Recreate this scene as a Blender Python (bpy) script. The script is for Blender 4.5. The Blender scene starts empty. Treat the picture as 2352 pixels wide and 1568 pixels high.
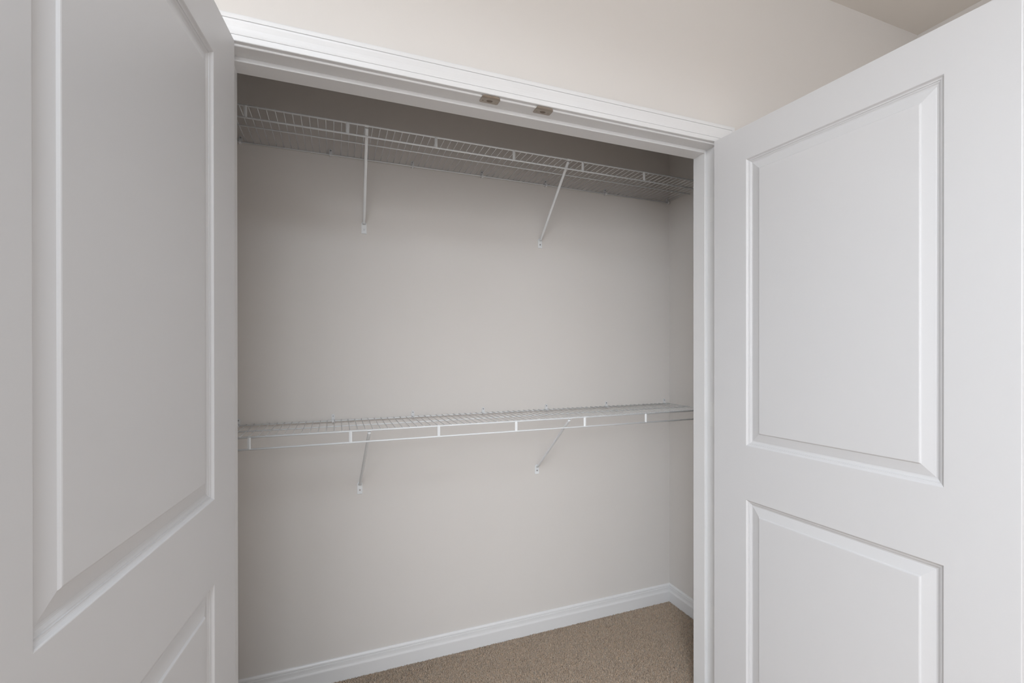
import bpy, bmesh, math, random
import numpy as np
from mathutils import Matrix, Vector

C = bpy.context.scene.collection
SC = bpy.context.scene

# ------------------------------------------------------------------ camera
YAW, PITCH, ROLL = math.radians(-21.07), math.radians(-0.097), math.radians(-0.049)
CAM = Vector((-1.2837, -1.2795, 1.3159))
cam_d = bpy.data.cameras.new('camera')
cam = bpy.data.objects.new('camera', cam_d)
C.objects.link(cam)
r0 = Vector((math.cos(YAW), math.sin(YAW), 0))
f0 = Vector((-math.sin(YAW), math.cos(YAW), 0))
up = Vector((0, 0, 1))
fw = f0 * math.cos(PITCH) + up * math.sin(PITCH)
u1 = -f0 * math.sin(PITCH) + up * math.cos(PITCH)
R_ = r0 * math.cos(ROLL) + u1 * math.sin(ROLL)
U_ = -r0 * math.sin(ROLL) + u1 * math.cos(ROLL)
cam.matrix_world = Matrix(((R_.x, U_.x, -fw.x, CAM.x), (R_.y, U_.y, -fw.y, CAM.y),
                           (R_.z, U_.z, -fw.z, CAM.z), (0, 0, 0, 1)))
cam_d.sensor_width = 36.0
cam_d.lens = 1055.626 * 36 / 2352
cam_d.shift_y = (807.154 - 784) / 2352
cam_d.clip_start = 0.02
SC.camera = cam

# ------------------------------------------------------------------ world, lights, exposure
w = bpy.data.worlds.new('world')
SC.world = w
w.use_nodes = True
w.node_tree.nodes['Background'].inputs[0].default_value = (0.80, 0.88, 1.0, 1)
w.node_tree.nodes['Background'].inputs[1].default_value = 0.3


def area(name, loc, rot, sx, sy, watts, col, shape='RECTANGLE', spread=180):
    d = bpy.data.lights.new(name, 'AREA')
    d.shape = shape
    d.size, d.size_y = sx, sy
    d.energy = watts
    d.color = col
    d.spread = math.radians(spread)
    o = bpy.data.objects.new(name, d)
    o.location = loc
    o.rotation_euler = rot
    C.objects.link(o)
    return o


CEIL = 2.738
# added area lights without fixtures: ceiling fills, bounced flash, fill at two added windows
area('ceiling_fill_far', (-2.55, -3.3, CEIL - 0.03), (0, 0, 0), 1.2, 1.2, 108, (0.88, 0.93, 1.0), spread=170)  # fill added behind the camera, no fixture here
area('ceiling_bounce_near', (-1.45, -1.75, CEIL - 0.03), (0, 0, 0), 0.8, 0.8, 24, (0.80, 0.895, 1.0), 'DISK', 160)  # stands in for flash bounced off the ceiling, no fixture
area('ceiling_fill_right', (0.25, -1.95, CEIL - 0.03), (0, 0, 0), 0.8, 0.8, 10, (0.90, 0.94, 1.0), 'DISK', 160)  # added to brighten the left door, no fixture
area('left_window_fill', (-3.27, -2.9, 2.10), (0, math.radians(-90), 0), 0.8, 1.4, 27, (0.88, 0.94, 1.0))  # side fill added just inside the left window
area('rear_window_fill', (-1.45, -3.87, 1.15), (math.radians(90), 0, 0), 1.4, 1.1, 12, (0.88, 0.94, 1.0))  # low fill added just inside the rear window
SC.view_settings.view_transform = 'Standard'
SC.view_settings.look = 'None'
SC.view_settings.gamma = 1.0
SC.view_settings.use_curve_mapping = False
SC.view_settings.exposure = 0.06


# ------------------------------------------------------------------ materials
def mat(name, col, rough=0.5, metal=0.0, bump=0.0, bscale=300.0, var=0.0, spec=0.5, attr=None):
    m = bpy.data.materials.new(name)
    m.use_nodes = True
    nt = m.node_tree
    b = nt.nodes['Principled BSDF']
    b.inputs['Roughness'].default_value = rough
    b.inputs['Metallic'].default_value = metal
    b.inputs['Specular IOR Level'].default_value = spec
    tc = nt.nodes.new('ShaderNodeTexCoord')
    base = nt.nodes.new('ShaderNodeRGB')
    base.outputs[0].default_value = (*col, 1)
    out = base.outputs[0]
    if var:
        n = nt.nodes.new('ShaderNodeTexNoise')
        n.inputs['Scale'].default_value = 6.0
        n.inputs['Detail'].default_value = 6.0
        nt.links.new(tc.outputs['Object'], n.inputs['Vector'])
        mr = nt.nodes.new('ShaderNodeMapRange')
        mr.inputs['To Min'].default_value = 1 - var
        mr.inputs['To Max'].default_value = 1 + var
        nt.links.new(n.outputs['Fac'], mr.inputs['Value'])
        mx = nt.nodes.new('ShaderNodeVectorMath')
        mx.operation = 'SCALE'
        nt.links.new(out, mx.inputs[0])
        nt.links.new(mr.outputs[0], mx.inputs['Scale'])
        out = mx.outputs[0]
    if attr:
        a = nt.nodes.new('ShaderNodeAttribute')
        a.attribute_name = attr
        mx = nt.nodes.new('ShaderNodeVectorMath')
        mx.operation = 'MULTIPLY'
        nt.links.new(out, mx.inputs[0])
        nt.links.new(a.outputs['Color'], mx.inputs[1])
        out = mx.outputs[0]
    nt.links.new(out, b.inputs['Base Color'])
    if bump:
        n = nt.nodes.new('ShaderNodeTexNoise')
        n.inputs['Scale'].default_value = bscale
        n.inputs['Detail'].default_value = 3.0
        nt.links.new(tc.outputs['Object'], n.inputs['Vector'])
        bp = nt.nodes.new('ShaderNodeBump')
        bp.inputs['Strength'].default_value = bump
        bp.inputs['Distance'].default_value = 0.001
        nt.links.new(n.outputs['Fac'], bp.inputs['Height'])
        nt.links.new(bp.outputs['Normal'], b.inputs['Normal'])
    return m


M_wall = mat('wall_paint', (0.71, 0.682, 0.653), 0.75, bump=0.06, bscale=120, var=0.006, spec=0.3)
M_ceil = mat('ceiling_paint', (0.76, 0.72, 0.67), 0.9, bump=0.1, bscale=90, spec=0.2)
M_trim = mat('trim_paint', (0.755, 0.755, 0.757), 0.34, var=0.004, spec=0.5)
M_door = mat('door_paint', (0.66, 0.66, 0.668), 0.38, bump=0.03, bscale=60, var=0.004, spec=0.45)
M_wire = mat('white_vinyl_coating', (0.80, 0.82, 0.83), 0.35)
M_plastic = mat('white_plastic', (0.74, 0.75, 0.76), 0.45)
M_screw = mat('screw_steel', (0.42, 0.42, 0.43), 0.35, metal=0.8)
M_nickel = mat('satin_nickel', (0.42, 0.37, 0.32), 0.42, metal=0.9, var=0.1)
M_dark = mat('dark_recess', (0.22, 0.18, 0.145), 0.5, metal=0.6)
M_hinge = mat('painted_hinge', (0.78, 0.78, 0.775), 0.35)
M_floor = mat('carpet_backing', (0.38, 0.305, 0.245), 0.95, bump=0.8, bscale=220, var=0.06, spec=0.1)
M_tuft = mat('carpet_yarn', (0.475, 0.38, 0.295), 0.9, spec=0.15, attr='yarn')


# ------------------------------------------------------------------ helpers
def obj(name, bm, m, parent=None, smooth=False, recalc=True):
    if recalc:
        bmesh.ops.recalc_face_normals(bm, faces=bm.faces)
    me = bpy.data.meshes.new(name)
    bm.to_mesh(me)
    bm.free()
    if smooth:
        me.shade_smooth()
    me.materials.append(m)
    o = bpy.data.objects.new(name, me)
    C.objects.link(o)
    if parent:
        o.parent = parent
    return o


def tag(o, label, cat, group=None, kind=None):
    o['label'] = label
    o['category'] = cat
    if group:
        o['group'] = group
    if kind:
        o['kind'] = kind
    return o


def empty(name, loc=(0, 0, 0), rz=0.0):
    o = bpy.data.objects.new(name, None)
    o.location = loc
    o.rotation_euler = (0, 0, rz)
    o.empty_display_size = 0.05
    C.objects.link(o)
    return o


def copy_part(o, parent, dx=0.0, dy=0.0, dz=0.0):
    c = o.copy()
    C.objects.link(c)
    c.parent = parent
    c.location = (o.location.x + dx, o.location.y + dy, o.location.z + dz)
    return c


def box(bm, x0, x1, y0, y1, z0, z1, bevel=0.0):
    vs = [bm.verts.new((x, y, z)) for x in (x0, x1) for y in (y0, y1) for z in (z0, z1)]
    fs = [(0, 1, 3, 2), (4, 6, 7, 5), (0, 4, 5, 1), (2, 3, 7, 6), (0, 2, 6, 4), (1, 5, 7, 3)]
    F = [bm.faces.new([vs[i] for i in f]) for f in fs]
    if bevel:
        es = list({e for f in F for e in f.edges})
        bmesh.ops.bevel(bm, geom=es, offset=bevel, segments=2, affect='EDGES', profile=0.5)


def tube(bm, p, q, r, seg=10, ry=None, upv=(0, 0, 1)):
    """closed rod from p to q; r across, ry along the second axis"""
    p, q = Vector(p), Vector(q)
    d = (q - p).normalized()
    a = d.cross(Vector(upv)).normalized()
    if a.length < 1e-6:
        a = Vector((1, 0, 0))
    b = a.cross(d).normalized()
    ry = ry or r
    rings = []
    for c in (p, q):
        rings.append([bm.verts.new(c + a * r * math.cos(2 * math.pi * k / seg) + b * ry * math.sin(2 * math.pi * k / seg))
                      for k in range(seg)])
    for k in range(seg):
        bm.faces.new((rings[0][k], rings[0][(k + 1) % seg], rings[1][(k + 1) % seg], rings[1][k]))
    bm.faces.new(rings[0])
    bm.faces.new(rings[1])


def prism(bm, outline, axis, a, b):
    """closed 2-D outline swept from a to b; outline in the two other axes (in x,y,z order)"""
    def P(u, v, t):
        return {'x': (t, u, v), 'y': (u, t, v), 'z': (u, v, t)}[axis]
    A = [bm.verts.new(P(u, v, a)) for u, v in outline]
    B = [bm.verts.new(P(u, v, b)) for u, v in outline]
    n = len(outline)
    for i in range(n):
        bm.faces.new((A[i], A[(i + 1) % n], B[(i + 1) % n], B[i]))
    bm.faces.new(A)
    bm.faces.new(B)


def loft(bm, A, B):
    """closed solid between two equal point lists (mitred ends)"""
    a = [bm.verts.new(p) for p in A]
    b = [bm.verts.new(p) for p in B]
    n = len(a)
    for i in range(n):
        bm.faces.new((a[i], a[(i + 1) % n], b[(i + 1) % n], b[i]))
    bm.faces.new(a)
    bm.faces.new(b)


def struct(o, label, cat):
    return tag(o, label, cat, kind='structure')


# ------------------------------------------------------------------ measures (metres)
W = 1.533          # clear width of the opening; the right jamb face is X = 0
HJ = 2.055         # underside of the head jamb
REV = 0.0051       # reveal between jamb edge and casing
WALL_T = 0.1045    # thickness of the closet front wall
D = 0.6852         # closet back wall
RX = 0.3637        # closet right wall
LX = -W - 0.3637   # closet left wall
ROOM_R = 1.1716    # right wall of the room
ROOM_L = -3.30
ROOM_B = -3.90
T = 0.10

# ------------------------------------------------------------------ shell
bm = bmesh.new(); box(bm, ROOM_L - T, ROOM_R + T, ROOM_B - T, D + T, -0.12, -0.006)
struct(obj('floor', bm, M_floor), 'beige carpeted floor of the closet and room', 'floor')
bm = bmesh.new(); box(bm, ROOM_L - T, ROOM_R + T, ROOM_B - T, D + T, CEIL, CEIL + 0.12)
struct(obj('ceiling', bm, M_ceil), 'flat beige white ceiling above the closet wall', 'ceiling')
bm = bmesh.new(); box(bm, LX, RX, D, D + T, -0.006, CEIL)
struct(obj('wall_back', bm, M_wall), 'greige back wall inside the closet behind both wire shelves', 'wall')
bm = bmesh.new(); box(bm, RX, RX + T, WALL_T, D + T, -0.006, CEIL)
struct(obj('wall_closet_right', bm, M_wall), 'narrow greige side wall at the right end of the closet', 'wall')
bm = bmesh.new(); box(bm, LX - T, LX, WALL_T, D + T, -0.006, CEIL)
struct(obj('wall_closet_left', bm, M_wall), 'greige side wall at the left end of the closet behind the left door', 'wall')
bm = bmesh.new()
jt = 0.018
prism(bm, [(ROOM_L, -0.006), (-W - jt, -0.006), (-W - jt, HJ + jt), (jt, HJ + jt), (jt, -0.006), (ROOM_R, -0.006),
           (ROOM_R, CEIL), (ROOM_L, CEIL)], 'y', 0.0, WALL_T)
struct(obj('wall_front', bm, M_wall), 'pale painted wall around and above the closet opening', 'wall')
bm = bmesh.new(); box(bm, ROOM_R, ROOM_R + T, ROOM_B, WALL_T, -0.006, CEIL)
struct(obj('wall_right', bm, M_wall), 'right side wall of the room behind the right door', 'wall')
vx0, vx1, vz0, vz1 = -2.15, -0.75, 0.60, 1.70
bm = bmesh.new()
box(bm, ROOM_L - T, vx0, ROOM_B - T, ROOM_B, -0.006, CEIL)
box(bm, vx1, ROOM_R + T, ROOM_B - T, ROOM_B, -0.006, CEIL)
box(bm, vx0, vx1, ROOM_B - T, ROOM_B, -0.006, vz0)
box(bm, vx0, vx1, ROOM_B - T, ROOM_B, vz1, CEIL)
struct(obj('wall_rear', bm, M_wall), 'room wall behind the viewer facing the closet', 'wall')
# left room wall with an opening for the added window
wy0, wy1, wz0, wz1 = -3.65, -2.15, 1.65, 2.55
bm = bmesh.new()
box(bm, ROOM_L - T, ROOM_L, ROOM_B, wy0, -0.006, CEIL)
box(bm, ROOM_L - T, ROOM_L, wy1, WALL_T, -0.006, CEIL)
box(bm, ROOM_L - T, ROOM_L, wy0, wy1, -0.006, wz0)
box(bm, ROOM_L - T, ROOM_L, wy0, wy1, wz1, CEIL)
struct(obj('wall_left', bm, M_wall), 'left side wall of the room with an added window in it', 'wall')
M_glass = bpy.data.materials.new('window_glass')
M_glass.use_nodes = True
gb = M_glass.node_tree.nodes['Principled BSDF']
gb.inputs['Transmission Weight'].default_value = 1.0
gb.inputs['Roughness'].default_value = 0.0
gb.inputs['IOR'].default_value = 1.45


def window(name, loc, rz, hw, hh, label):
    win = struct(empty(name, loc, rz), label, 'window')
    bm = bmesh.new()
    for a in ((-hw, -hw + 0.05, 0, hh), (hw - 0.05, hw, 0, hh), (-hw + 0.05, hw - 0.05, 0, 0.05), (-hw + 0.05, hw - 0.05, hh - 0.05, hh),
              (-hw + 0.05, hw - 0.05, hh / 2 - 0.02, hh / 2 + 0.02)):
        box(bm, -0.03, 0.03, *a)
    obj('window_frame', bm, M_trim, win)
    for a in ((0.05, hh / 2 - 0.02), (hh / 2 + 0.02, hh - 0.05)):
        bm = bmesh.new(); box(bm, -0.003, 0.003, -hw + 0.05, hw - 0.05, *a)
        obj('pane', bm, M_glass, win)


window('window_fill_1', (ROOM_L - T / 2, (wy0 + wy1) / 2, wz0), 0, (wy1 - wy0) / 2, wz1 - wz0, 'added unseen double sash window in the left wall of the room')  # unseen window, added and placed to suit the side fill
window('window_fill_2', ((vx0 + vx1) / 2, ROOM_B - T / 2, vz0), math.pi / 2, (vx1 - vx0) / 2, vz1 - vz0, 'added unseen wide window in the rear wall of the room')  # unseen window, added and sized to suit the rear fill

# ------------------------------------------------------------------ jambs with door stops
SD, SE, SH = 0.0465, WALL_T, 0.0111


def jamb_outline(sgn_in=1):
    """section through a jamb: (depth Y, distance out of the opening) with a rounded front arris"""
    r = 0.0035
    pts = [(0.0, 0.018), (0.0, r)]
    for k in range(1, 5):
        t = math.pi / 2 * k / 4
        pts.append((r - r * math.cos(t), r - r * math.sin(t)))
    pts += [(WALL_T, 0.0), (WALL_T, 0.018)]
    return pts


def stop_outline():
    r = 0.002
    pts = [(SD, 0.0), (SD, -SH + r)]
    for k in range(1, 4):
        t = math.pi / 2 * k / 3
        pts.append((SD + r - r * math.cos(t), -SH + r - r * math.sin(t)))
    pts += [(SE - 0.001, -SH), (SE, -SH + 0.001), (SE, 0.0)]
    return pts


JO, SO = jamb_outline(), stop_outline()
bm = bmesh.new()
prism(bm, [(y, HJ + o) for y, o in JO], 'x', -W, 0.0)
hj = struct(obj('trim_1', bm, M_trim), 'white head jamb across the top of the closet opening', 'door frame')
bm = bmesh.new()
prism(bm, [(y, HJ + o) for y, o in SO], 'x', -W + SH, -SH)
obj('door_stop', bm, M_trim, hj)
bm = bmesh.new()
prism(bm, [(o, y) for y, o in JO], 'z', -0.006, HJ + 0.018)
rj = struct(obj('trim_2', bm, M_trim), 'white right jamb of the closet opening beside the right door', 'door frame')
bm = bmesh.new()
prism(bm, [(o, y) for y, o in SO], 'z', -0.006, HJ)
obj('door_stop', bm, M_trim, rj)
bm = bmesh.new()
prism(bm, [(-W - o, y) for y, o in JO], 'z', -0.006, HJ + 0.018)
lj = struct(obj('trim_3', bm, M_trim), 'white left jamb of the closet opening behind the left door', 'door frame')
bm = bmesh.new()
prism(bm, [(-W - o, y) for y, o in SO], 'z', -0.006, HJ)
obj('door_stop', bm, M_trim, lj)

# ------------------------------------------------------------------ casing, mitred at the corners
HB = HJ + REV
CASE = [(0, 0), (0, 0.0098), (0.0006, 0.0112), (0.0018, 0.0118), (0.0132, 0.0126), (0.0138, 0.0112), (0.0146, 0.0112),
        (0.0152, 0.0130), (0.020, 0.0127), (0.026, 0.0130), (0.032, 0.0139), (0.038, 0.0154), (0.043, 0.0167), (0.0472, 0.0172),
        (0.0480, 0.0152), (0.0490, 0.0152), (0.0497, 0.0176), (0.0585, 0.0180), (0.0612, 0.0174), (0.0624, 0.0158), (0.0624, 0)]
bm = bmesh.new()
loft(bm, [(-W - REV - o, -d, HB + o) for o, d in CASE], [(REV + o, -d, HB + o) for o, d in CASE])
struct(obj('trim_4', bm, M_trim), 'white moulded casing running across above the closet opening', 'casing')
bm = bmesh.new()
loft(bm, [(REV + o, -d, 0) for o, d in CASE], [(REV + o, -d, HB + o) for o, d in CASE])
struct(obj('trim_5', bm, M_trim), 'white moulded casing down the right side behind the right door', 'casing')
bm = bmesh.new()
loft(bm, [(-W - REV - o, -d, 0) for o, d in CASE], [(-W - REV - o, -d, HB + o) for o, d in CASE])
struct(obj('trim_6', bm, M_trim), 'white moulded casing down the left side behind the left door', 'casing')

# ------------------------------------------------------------------ baseboards
BB = [(0, 0), (0.0130, 0), (0.0130, 0.0500), (0.0127, 0.0530), (0.0116, 0.0565), (0.0103, 0.0605), (0.0094, 0.0660), (0.0090, 0.0735),
      (0.0086, 0.0765), (0.0074, 0.0772), (0.0074, 0.0785), (0.0082, 0.0795), (0.0078, 0.0835), (0.0066, 0.0868), (0.0045, 0.0893),
      (0.0025, 0.0906), (0, 0.0908)]


def baseboard(name, p0, p1, n, m0, m1, label):
    """from p0 to p1 along the wall; n = direction into the room; m0/m1 = mitre (+1 inside corner, 0 square)"""
    d = Vector((p1[0] - p0[0], p1[1] - p0[1], 0)).normalized()
    n = Vector((*n, 0))
    a = [Vector((*p0, 0)) + n * t + d * t * m0 + up * z for t, z in BB]
    b = [Vector((*p1, 0)) + n * t - d * t * m1 + up * z for t, z in BB]
    bm = bmesh.new(); loft(bm, a, b)
    return struct(obj(name, bm, M_trim), label, 'baseboard')


baseboard('baseboard_back', (LX, D), (RX, D), (0, -1), 1, 1, 'long white baseboard along the closet back wall above the carpet')
baseboard('baseboard_closet_right', (RX, D), (RX, WALL_T), (-1, 0), 1, 0, 'short white baseboard on the right side wall inside the closet')
baseboard('baseboard_closet_left', (LX, WALL_T), (LX, D), (1, 0), 0, 1, 'short white baseboard on the left side wall inside the closet')
baseboard('baseboard_front', (ROOM_L, 0), (-W - REV - 0.0624, 0), (0, -1), 1, 0, 'white baseboard on the room wall left of the closet')
baseboard('baseboard_front_right', (REV + 0.0624, 0), (ROOM_R, 0), (0, -1), 0, 1, 'white baseboard on the room wall right of the closet')
baseboard('baseboard_right', (ROOM_R, 0), (ROOM_R, ROOM_B), (-1, 0), 1, 1, 'white baseboard along the right wall of the room')
baseboard('baseboard_left', (ROOM_L, ROOM_B), (ROOM_L, 0), (1, 0), 1, 1, 'white baseboard along the left wall of the room')

# ------------------------------------------------------------------ doors
DW, DT = 0.762, 0.035
ZB, ZT = 0.018, HJ - 0.003
PROF = [(0.0, 0.0), (0.0010, 0.0004), (0.0022, 0.0017), (0.0034, 0.0035), (0.0050, 0.0050), (0.0066, 0.0057), (0.0080, 0.0058),
        (0.0085, 0.0074), (0.0102, 0.0078), (0.0118, 0.0088), (0.0136, 0.0102), (0.0156, 0.0108), (0.0180, 0.0110), (0.0190, 0.0105),
        (0.0280, 0.0083), (0.0380, 0.0059), (0.0436, 0.0045), (0.0446, 0.0030), (0.0460, 0.0016), (0.0477, 0.0011)]


def door(name, s1, s2, zp, sg, loc, rz, label):
    """leaf: local x from the hinge edge, thickness along sg*y from the closet side face, z up"""
    xs = [0, s1, s2, DW]
    zs = [ZB, 0.215, zp[2], zp[1], zp[0], ZT]
    bm = bmesh.new()
    V = {}

    def v(i, k, s):
        if (i, k, s) not in V:
            V[(i, k, s)] = bm.verts.new((xs[i], sg * (DT if s else 0), zs[k]))
        return V[(i, k, s)]
    solid = {(i, k): not (i == 1 and k in (1, 3)) for i in range(3) for k in range(5)}
    for (i, k), ok in solid.items():
        if not ok:
            continue
        for s in (0, 1):
            bm.faces.new((v(i, k, s), v(i + 1, k, s), v(i + 1, k + 1, s), v(i, k + 1, s)))
        for di, dk, c in ((-1, 0, ((0, 0), (0, 1))), (1, 0, ((1, 0), (1, 1))), (0, -1, ((0, 0), (1, 0))), (0, 1, ((0, 1), (1, 1)))):
            if not solid.get((i + di, k + dk), False):
                (a, b), (c2, d2) = c
                bm.faces.new((v(i + a, k + b, 0), v(i + c2, k + d2, 0), v(i + c2, k + d2, 1), v(i + a, k + b, 1)))
    bmesh.ops.recalc_face_normals(bm, faces=bm.faces)
    es = []
    for e in bm.edges:
        a, b = e.verts
        on = 0
        for q in (a, b):
            on += (abs(q.co.x) < 1e-6 or abs(q.co.x - DW) < 1e-6 or abs(q.co.z - ZT) < 1e-6 or abs(q.co.z - ZB) < 1e-6)
        if on == 2 and len(e.link_faces) == 2 and e.calc_face_angle(0) > 1:
            es.append(e)
    bmesh.ops.bevel(bm, geom=es, offset=0.0015, segments=2, affect='EDGES', profile=0.5)
    o = obj(name, bm, M_door)
    o.location = loc
    o.rotation_euler = (0, 0, rz)
    struct(o, label, 'door')
    for (z0, z1) in ((zp[1], zp[0]), (0.215, zp[2])):
        bm = bmesh.new()
        last = []
        for s in (0, 1):
            prev = None
            for off, dep in PROF:
                y = sg * ((DT - dep) if s else dep)
                ring = [bm.verts.new(q) for q in ((s1 + off, y, z0 + off), (s2 - off, y, z0 + off), (s2 - off, y, z1 - off), (s1 + off, y, z1 - off))]
                if prev:
                    for j in range(4):
                        bm.faces.new((prev[j], prev[(j + 1) % 4], ring[(j + 1) % 4], ring[j]))
                else:
                    last.append(ring)
                prev = ring
            bm.faces.new(prev)
        for j in range(4):
            bm.faces.new((last[0][j], last[0][(j + 1) % 4], last[1][(j + 1) % 4], last[1][j]))
        obj('panel', bm, M_door, o)
    return o


AR, AL = math.radians(3.51), math.radians(-6.137)
XR, YR, XL, YL = -0.0374, -0.0241, -1.5050, -0.0248
# local x axis = (sin a, -cos a)  ->  rotation about z of a - 90 degrees
d_right = door('door_2', 0.1278, 0.6380, (1.9416, 1.0051, 0.8292), 1, (XR, YR, 0), AR - math.pi / 2,
               'open white two panel closet door on the right')
d_left = door('door_1', 0.1337, 0.6416, (1.9416, 1.0051, 0.8292), -1, (XL, YL, 0), AL - math.pi / 2,
              'open white two panel closet door on the left')


def hinges(dr, sg, jx):
    """hinge: knuckle, leaf let into the door edge, leaf on the jamb (world lines turned into door space)"""
    inv = (Matrix.Translation(dr.location) @ dr.rotation_euler.to_matrix().to_4x4()).inverted()
    for zc in (0.345, 1.084, 1.830):
        kx, ky = jx + sg * 0.0062, -0.0212
        bm = bmesh.new()
        hz = 0.0445
        n = 5
        for k in range(n):
            z0 = zc - hz + 2 * hz * k / n
            tube(bm, (kx, ky, z0 + 0.0004), (kx, ky, z0 + 2 * hz / n - 0.0004), 0.0058, 12, upv=(0, 1, 0))
        tube(bm, (kx, ky, zc - hz - 0.003), (kx, ky, zc + hz + 0.003), 0.0035, 10, upv=(0, 1, 0))
        # jamb leaf
        x0, x1 = sorted((jx - sg * 0.0006, jx + sg * 0.0010))
        box(bm, x0, x1, -0.020, 0.033, zc - hz, zc + hz)
        for v_ in bm.verts:
            v_.co = inv @ v_.co
        # door leaf, in door space
        y0, y1 = sorted((sg * 0.003, sg * 0.036))
        box(bm, -0.0014, 0.0002, y0, y1, zc - hz, zc + hz)
        obj('hinge', bm, M_hinge, dr)


hinges(d_right, 1, 0.0)
hinges(d_left, -1, -W)

# ------------------------------------------------------------------ catch plates in the head jamb
def rounded_rect(x0, x1, y0, y1, r, front_only=True, n=5):
    pts = []
    cs = [(x1 - r, y0 + r, -90), (x1 - r / 2, y1 - r / 2, 0), (x0 + r / 2, y1 - r / 2, 90), (x0 + r, y0 + r, 180)]
    for i, (cx, cy, a0) in enumerate(cs):
        rr = r if i in (0, 3) else r / 2
        for k in range(n + 1):
            t = math.radians(a0 + 90 * k / n)
            pts.append((cx + rr * math.cos(t), cy + rr * math.sin(t)))
    return pts


def catch_plate(xc, label):
    e = tag(empty('catch_plate', (xc, 0, HJ)), label, 'door catch', 'ball catch plates in the head jamb')
    bm = bmesh.new()
    pts = rounded_rect(-0.0285, 0.0285, -0.006, 0.0265, 0.007)

    def zz(y):      # the front lip curls up round the arris of the jamb
        if y > 0.003:
            return 0.0
        return (0.003 - y) ** 2 * 62
    ys = sorted({-0.006 + 0.0015 * i for i in range(7)} | {0.0265})
    top, bot = [], []
    # strips across the plate so that the lip can curl
    N = 14
    yy = [-0.006 + (0.0265 + 0.006) * (k / N) ** 1.4 for k in range(N + 1)]

    def half(y):
        r = 0.007
        if y < -0.006 + r:
            dy = (-0.006 + r) - y
            return 0.0285 - r + math.sqrt(max(r * r - dy * dy, 0))
        r = 0.0035
        if y > 0.0265 - r:
            dy = y - (0.0265 - r)
            return 0.0285 - r + math.sqrt(max(r * r - dy * dy, 0))
        return 0.0285
    lo, hi = [], []
    for y in yy:
        h = half(y)
        lo.append([bm.verts.new((s * h * t, y, zz(y) - 0.0016)) for s, t in ((-1, 1), (-1, .4), (1, .4), (1, 1))])
        hi.append([bm.verts.new((s * h * t, y, zz(y) - 0.0001)) for s, t in ((-1, 1), (-1, .4), (1, .4), (1, 1))])
    for k in range(N):
        for j in range(3):
            bm.faces.new((lo[k][j], lo[k][j + 1], lo[k + 1][j + 1], lo[k + 1][j]))
            bm.faces.new((hi[k][j], hi[k][j + 1], hi[k + 1][j + 1], hi[k + 1][j]))
        for j in (0, 3):
            bm.faces.new((lo[k][j], lo[k + 1][j], hi[k + 1][j], hi[k][j]))
    for k in (0, N):
        for j in range(3):
            bm.faces.new((lo[k][j], lo[k][j + 1], hi[k][j + 1], hi[k][j]))
    obj('plate', bm, M_nickel, e, smooth=False)
    bm = bmesh.new()
    # shallow oval dimple for the ball
    c = bm.verts.new((0, 0.0135, -0.0017))
    rings = []
    for rx, ry, z in ((0.0035, 0.0025, -0.0017), (0.0070, 0.0042, -0.0019), (0.0085, 0.0052, -0.0024), (0.0095, 0.0058, -0.0016)):
        rings.append([bm.verts.new((rx * math.cos(2 * math.pi * k / 20), 0.0135 + ry * math.sin(2 * math.pi * k / 20), z)) for k in range(20)])
    for k in range(20):
        bm.faces.new((c, rings[0][k], rings[0][(k + 1) % 20]))
        for a, b in zip(rings, rings[1:]):
            bm.faces.new((a[k], a[(k + 1) % 20], b[(k + 1) % 20], b[k]))
    obj('dimple', bm, M_dark, e)
    for sx in (-0.020, 0.020):
        bm = bmesh.new()
        tube(bm, (sx, 0.0165, -0.0026), (sx, 0.0165, -0.0010), 0.0026, 12, upv=(0, 1, 0))
        tube(bm, (sx, 0.0165, -0.0028), (sx, 0.0165, -0.0020), 0.0011, 8, upv=(0, 1, 0))
        obj('screw', bm, M_nickel, e)
    return e


catch_plate(-0.8560, 'tarnished nickel catch plate in the head jamb, the left one of the pair')
catch_plate(-0.6832, 'tarnished nickel catch plate in the head jamb, the right one of the pair')

# ------------------------------------------------------------------ wire shelves
SX0, SX1 = LX + 0.006, RX - 0.006
DEP = 0.3006
R_RAIL, R_ROD, R_WIRE = 0.0031, 0.0024, 0.00125
MESH = {}


def rod_part(name, y, z, r, parent, seg=12):
    bm = bmesh.new()
    tube(bm, (SX0, y, z), (SX1, y, z), r, seg)
    o = obj(name, bm, M_wire, parent, smooth=True)
    return o


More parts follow.
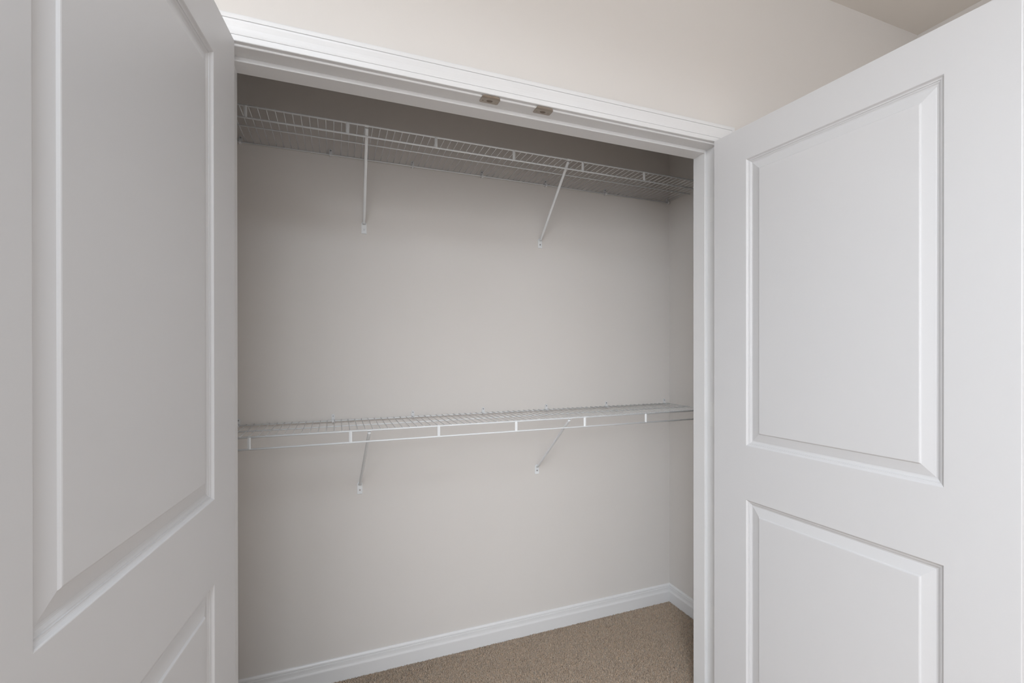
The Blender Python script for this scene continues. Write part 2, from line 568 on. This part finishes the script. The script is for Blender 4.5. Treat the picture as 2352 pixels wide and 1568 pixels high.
def shelf(z, label, tie_x0, clip_z, clips):
    e = tag(empty('wire_shelf', (0, D, z)), label, 'shelf')
    rod_part('front_rail', -DEP, -0.0010, R_RAIL, e)
    rod_part('lip_rail', -DEP - 0.001, -0.0392, R_RAIL, e)
    rod_part('middle_rod', -DEP + 0.1448, -0.0037, R_ROD, e)
    rod_part('back_rod', -0.0105, -0.0037, R_ROD, e)
    # deck wires, an inch apart
    if 'wire' not in MESH:
        bm = bmesh.new()
        path = [(0, -0.0060, 0.0), (0, -DEP + 0.010, 0.0), (0, -DEP + 0.003, 0.0022), (0, -DEP - 0.0015, 0.0022)]
        seg = 6
        prev = None
        for (x, y, zz) in path:
            ring = [bm.verts.new((R_WIRE * math.cos(math.pi * 2 * k / seg), y, zz + R_WIRE * math.sin(math.pi * 2 * k / seg))) for k in range(seg)]
            if prev:
                for k in range(seg):
                    bm.faces.new((prev[k], prev[(k + 1) % seg], ring[(k + 1) % seg], ring[k]))
            else:
                bm.faces.new(ring)
            prev = ring
        bm.faces.new(prev)
        MESH['wire'] = obj('wire', bm, M_wire, e, smooth=True)
        first = MESH['wire']
    else:
        first = copy_part(MESH['wire'], e)
    xs = []
    x = -1.5404 - 0.0254 * 13
    while x < SX1 - 0.004:
        if x > SX0 + 0.004:
            xs.append(x)
        x += 0.0254
    first.location = (xs[0], 0, 0)
    for x in xs[1:]:
        copy_part(first, e, dx=x - xs[0])
    # flat ties between front rail and lip rail, a foot apart
    if 'tie' not in MESH:
        bm = bmesh.new()
        sec = [(-0.0050, -0.0010), (-0.0050, -0.0022), (0.0004, -0.0044), (0.0046, -0.0038), (0.0048, -0.0024), (0.0004, -0.0028)]
        prism(bm, [(a, -DEP + b) for a, b in sec], 'z', -0.0385, -0.0015)
        MESH['tie'] = obj('tie', bm, M_wire, e)
        t0 = MESH['tie']
    else:
        t0 = copy_part(MESH['tie'], e)
    ts = [tie_x0 + 0.3042 * k for k in range(-1, 7)]
    ts = [t for t in ts if SX0 + .01 < t < SX1 - 0.01]
    t0.location = (ts[0], 0, 0)
    for t in ts[1:]:
        copy_part(t0, e, dx=t - ts[0])
    # wall clips
    if 'clip' not in MESH:
        bm = bmesh.new()
        out = [(-0.0060, 0.0), (-0.0060, 0.016)]
        for k in range(0, 9):
            t = math.pi - math.pi * k / 8
            out.append((0.0060 * math.cos(t), 0.016 + 0.0060 * math.sin(t)))
        out += [(0.0060, 0.0), (0.0035, -0.0085), (-0.0035, -0.0085)]
        prism(bm, out, 'y', -0.0045, 0.0)
        # hook under the back rod
        prism(bm, [(0.0, -0.0095), (-0.0145, -0.0095), (-0.0165, -0.0070), (-0.0165, 0.0005), (-0.0145, 0.0005),
                   (-0.0140, -0.0064), (0.0, -0.0066)], 'x', -0.0042, 0.0042)
        MESH['clip'] = obj('wall_clip', bm, M_plastic, e)
        bm = bmesh.new()
        tube(bm, (0, -0.0062, 0.0150), (0, -0.0040, 0.0150), 0.0030, 12)
        tube(bm, (0, -0.0066, 0.0150), (0, -0.0060, 0.0150), 0.0014, 8)
        MESH['clip_screw'] = obj('screw', bm, M_screw, MESH['clip'])
        c0 = MESH['clip']
    else:
        c0 = None
    for x in clips:
        if c0 is None or x != clips[0]:
            c = MESH['clip'].copy(); C.objects.link(c); c.parent = e
            s = MESH['clip_screw'].copy(); C.objects.link(s); s.parent = c
        else:
            c = c0
        c.location = (x, 0, 0)
    # end brackets that hold the front rails on the side walls
    for sx, xx in ((1, RX), (-1, LX)):
        bm = bmesh.new()
        x0, x1 = sorted((xx, xx - sx * 0.004))
        box(bm, x0, x1, -DEP - 0.010, -DEP + 0.034, -0.050, 0.009, bevel=0.0012)
        x0, x1 = sorted((xx - sx * 0.002, xx - sx * 0.016))
        box(bm, x0, x1, -DEP - 0.0075, -DEP + 0.0055, -0.047, -0.0425)
        box(bm, x0, x1, -DEP - 0.0075, -DEP + 0.0055, -0.0085, -0.0041)
        br = obj('end_bracket', bm, M_plastic, e)
        for dz in (-0.012, -0.036):
            bm = bmesh.new()
            tube(bm, (xx - sx * 0.006, -DEP + 0.022, dz), (xx - sx * 0.003, -DEP + 0.022, dz), 0.003, 12)
            obj('screw', bm, M_screw, br)
    return e


USH, LSH = 2.0947, 1.0422
shelf(USH, 'white wire shelf high up under the closet head', -1.5473, 0.0, [-1.6107, -1.2986, -0.9775, -0.6718, -0.3590, -0.0336, 0.3460])
shelf(LSH, 'white wire shelf at half height across the closet', -1.5384, 0.0, [-1.6193, -1.2907, -0.9770, -0.6660, -0.3553, -0.0264, 0.3280])


# ------------------------------------------------------------------ diagonal shelf brackets
def bracket(xt, xb, z, z_end, z_plate, label):
    yb = D
    e = tag(empty('shelf_bracket', (xb, yb, z_plate)), label, 'bracket', 'diagonal shelf brackets')
    P = Vector((xt - xb, -DEP + 0.002, z - 0.0085 - z_plate))
    Q = Vector((0, -0.0065, z_end - z_plate))
    bm = bmesh.new()
    # strut: rounded channel, tapering a little
    d = (Q - P).normalized()
    a = Vector((1, 0, 0)); a = (a - d * a.dot(d)).normalized()
    b = a.cross(d).normalized()
    seg = 14
    rings = []
    for t, ra, rb in ((0, 0.0056, 0.0030), (0.02, 0.0058, 0.0036), (0.9, 0.0050, 0.0040), (0.975, 0.0046, 0.0036), (1.0, 0.0060, 0.0020)):
        c = P.lerp(Q, t)
        ring = []
        for k in range(seg):
            an = 2 * math.pi * k / seg
            cu = abs(math.cos(an)) ** 0.7 * (1 if math.cos(an) > 0 else -1)
            su = abs(math.sin(an)) ** 0.7 * (1 if math.sin(an) > 0 else -1)
            ring.append(bm.verts.new(c + a * ra * cu + b * rb * su))
        rings.append(ring)
    for r1, r2 in zip(rings, rings[1:]):
        for k in range(seg):
            bm.faces.new((r1[k], r1[(k + 1) % seg], r2[(k + 1) % seg], r2[k]))
    bm.faces.new(rings[0]); bm.faces.new(rings[-1])
    obj('strut', bm, M_wire, e, smooth=True)
    # hook that cups the front rail
    bm = bmesh.new()
    rr0, rr1 = 0.0034, 0.0050
    cz = z - 0.0010 - z_plate
    cy = -DEP
    inner, outer = [], []
    for k in range(9):
        t = math.radians(170 + 200 * k / 8)
        inner.append((cy + rr0 * math.cos(t), cz + rr0 * math.sin(t)))
        outer.append((cy + rr1 * math.cos(t), cz + rr1 * math.sin(t)))
    prism(bm, inner + outer[::-1], 'x', xt - xb - 0.0060, xt - xb + 0.0060)
    obj('rail_hook', bm, M_wire, e)
    # foot plate on the wall, lower end kicked out a little
    bm = bmesh.new()
    top = z_end - z_plate + 0.010
    out = [(-0.0100, 0.0), (0.0100, 0.0), (0.0100, top - 0.006), (0.0060, top), (-0.0060, top), (-0.0100, top - 0.006)]
    prism(bm, out, 'y', -0.0022, 0.0)
    box(bm, -0.0085, 0.0085, -0.0050, -0.0022, 0.0, 0.0030, bevel=0.0006)
    obj('foot_plate', bm, M_wire, e)
    bm = bmesh.new()
    sz = 0.016
    tube(bm, (0, -0.0046, sz), (0, -0.0020, sz), 0.0034, 12)
    tube(bm, (0, -0.0050, sz), (0, -0.0044, sz), 0.0015, 8)
    obj('screw', bm, M_screw, e)
    return e


bracket(-1.1799, -1.1725, USH, 1.8300, 1.7925, 'white diagonal bracket under the upper shelf, the left one')
bracket(-0.3956, -0.3862, USH, 1.8300, 1.7960, 'white diagonal bracket under the upper shelf, the right one')
bracket(-1.1726, -1.1900, LSH, 0.7740, 0.7360, 'white diagonal bracket under the lower shelf, the left one')
bracket(-0.3903, -0.4028, LSH, 0.7740, 0.7410, 'white diagonal bracket under the lower shelf, the right one')

# ------------------------------------------------------------------ carpet pile in the closet: twisted yarn ends
rng = np.random.default_rng(7)
x0, x1, y0, y1 = LX + 0.014, RX - 0.0135, WALL_T - 0.10, D - 0.0135
pitch = 0.0034
gx, gy = np.meshgrid(np.arange(x0, x1, pitch), np.arange(y0, y1, pitch))
px, py = gx.ravel(), gy.ravel()
ok = (py > WALL_T) | ((px > -W + 0.014) & (px < -0.013))
px, py = px[ok], py[ok]
n = len(px)
px = px + rng.uniform(-.5, .5, n) * pitch
py = py + rng.uniform(-.5, .5, n) * pitch
px = np.clip(px, x0 + 0.001, x1 - 0.001); py = np.minimum(py, y1 - 0.001)
ang = rng.uniform(0, 2 * np.pi, n)
lean = rng.uniform(0.0008, 0.0062, n)
hgt = rng.uniform(0.0075, 0.0115, n)
rad = rng.uniform(0.0012, 0.0018, n)
lx, ly = np.cos(ang), np.sin(ang)
K = 4
levels = ((0.0, 0.0, 1.0), (0.65, 0.30, 1.15), (1.0, 1.0, 0.75))
verts = np.zeros((n, len(levels) * K, 3), np.float32)
for li, (fz, fl, fr) in enumerate(levels):
    cx_ = px + lx * lean * fl
    cy_ = py + ly * lean * fl
    cx_ = np.clip(cx_, x0 + 0.0012, x1 - 0.0012); cy_ = np.minimum(cy_, y1 - 0.0012)
    for k in range(K):
        t = ang + 2 * np.pi * k / K + li * 0.5
        verts[:, li * K + k, 0] = cx_ + rad * fr * np.cos(t)
        verts[:, li * K + k, 1] = cy_ + rad * fr * np.sin(t)
        verts[:, li * K + k, 2] = -0.0065 + hgt * fz
verts[:, :, 1] = np.minimum(verts[:, :, 1], y1)
faces = []
for li in range(len(levels) - 1):
    for k in range(K):
        a, b = li * K + k, li * K + (k + 1) % K
        faces.append((a, b, b + K, a + K))
tb = (len(levels) - 1) * K
faces.append(tuple(tb + k for k in range(K)))
F = np.array(faces, np.int32)
allf = (F[None, :, :] + (np.arange(n, dtype=np.int32) * len(levels) * K)[:, None, None]).reshape(-1, 4)
me = bpy.data.meshes.new('carpet_pile')
me.vertices.add(n * len(levels) * K)
me.vertices.foreach_set('co', verts.ravel())
me.loops.add(allf.size)
me.loops.foreach_set('vertex_index', allf.ravel())
me.polygons.add(len(allf))
me.polygons.foreach_set('loop_start', np.arange(0, allf.size, 4, dtype=np.int32))
me.polygons.foreach_set('loop_total', np.full(len(allf), 4, np.int32))
me.update(calc_edges=True)
val = rng.normal(1.0, 0.13, n).clip(0.5, 1.5)
hue = rng.normal(0.0, 0.035, n)
tone = np.stack([val * (1 + hue), val, val * (1 - hue), np.ones(n)], 1).astype(np.float32)
colr = np.repeat(tone, len(levels) * K, axis=0)
at = me.color_attributes.new('yarn', 'FLOAT_COLOR', 'POINT')
at.data.foreach_set('color', colr.ravel())
me.materials.append(M_tuft)
pile = bpy.data.objects.new('carpet_pile', me)
C.objects.link(pile)
tag(pile, 'beige brown twisted carpet pile covering the closet floor', 'carpet', kind='stuff')
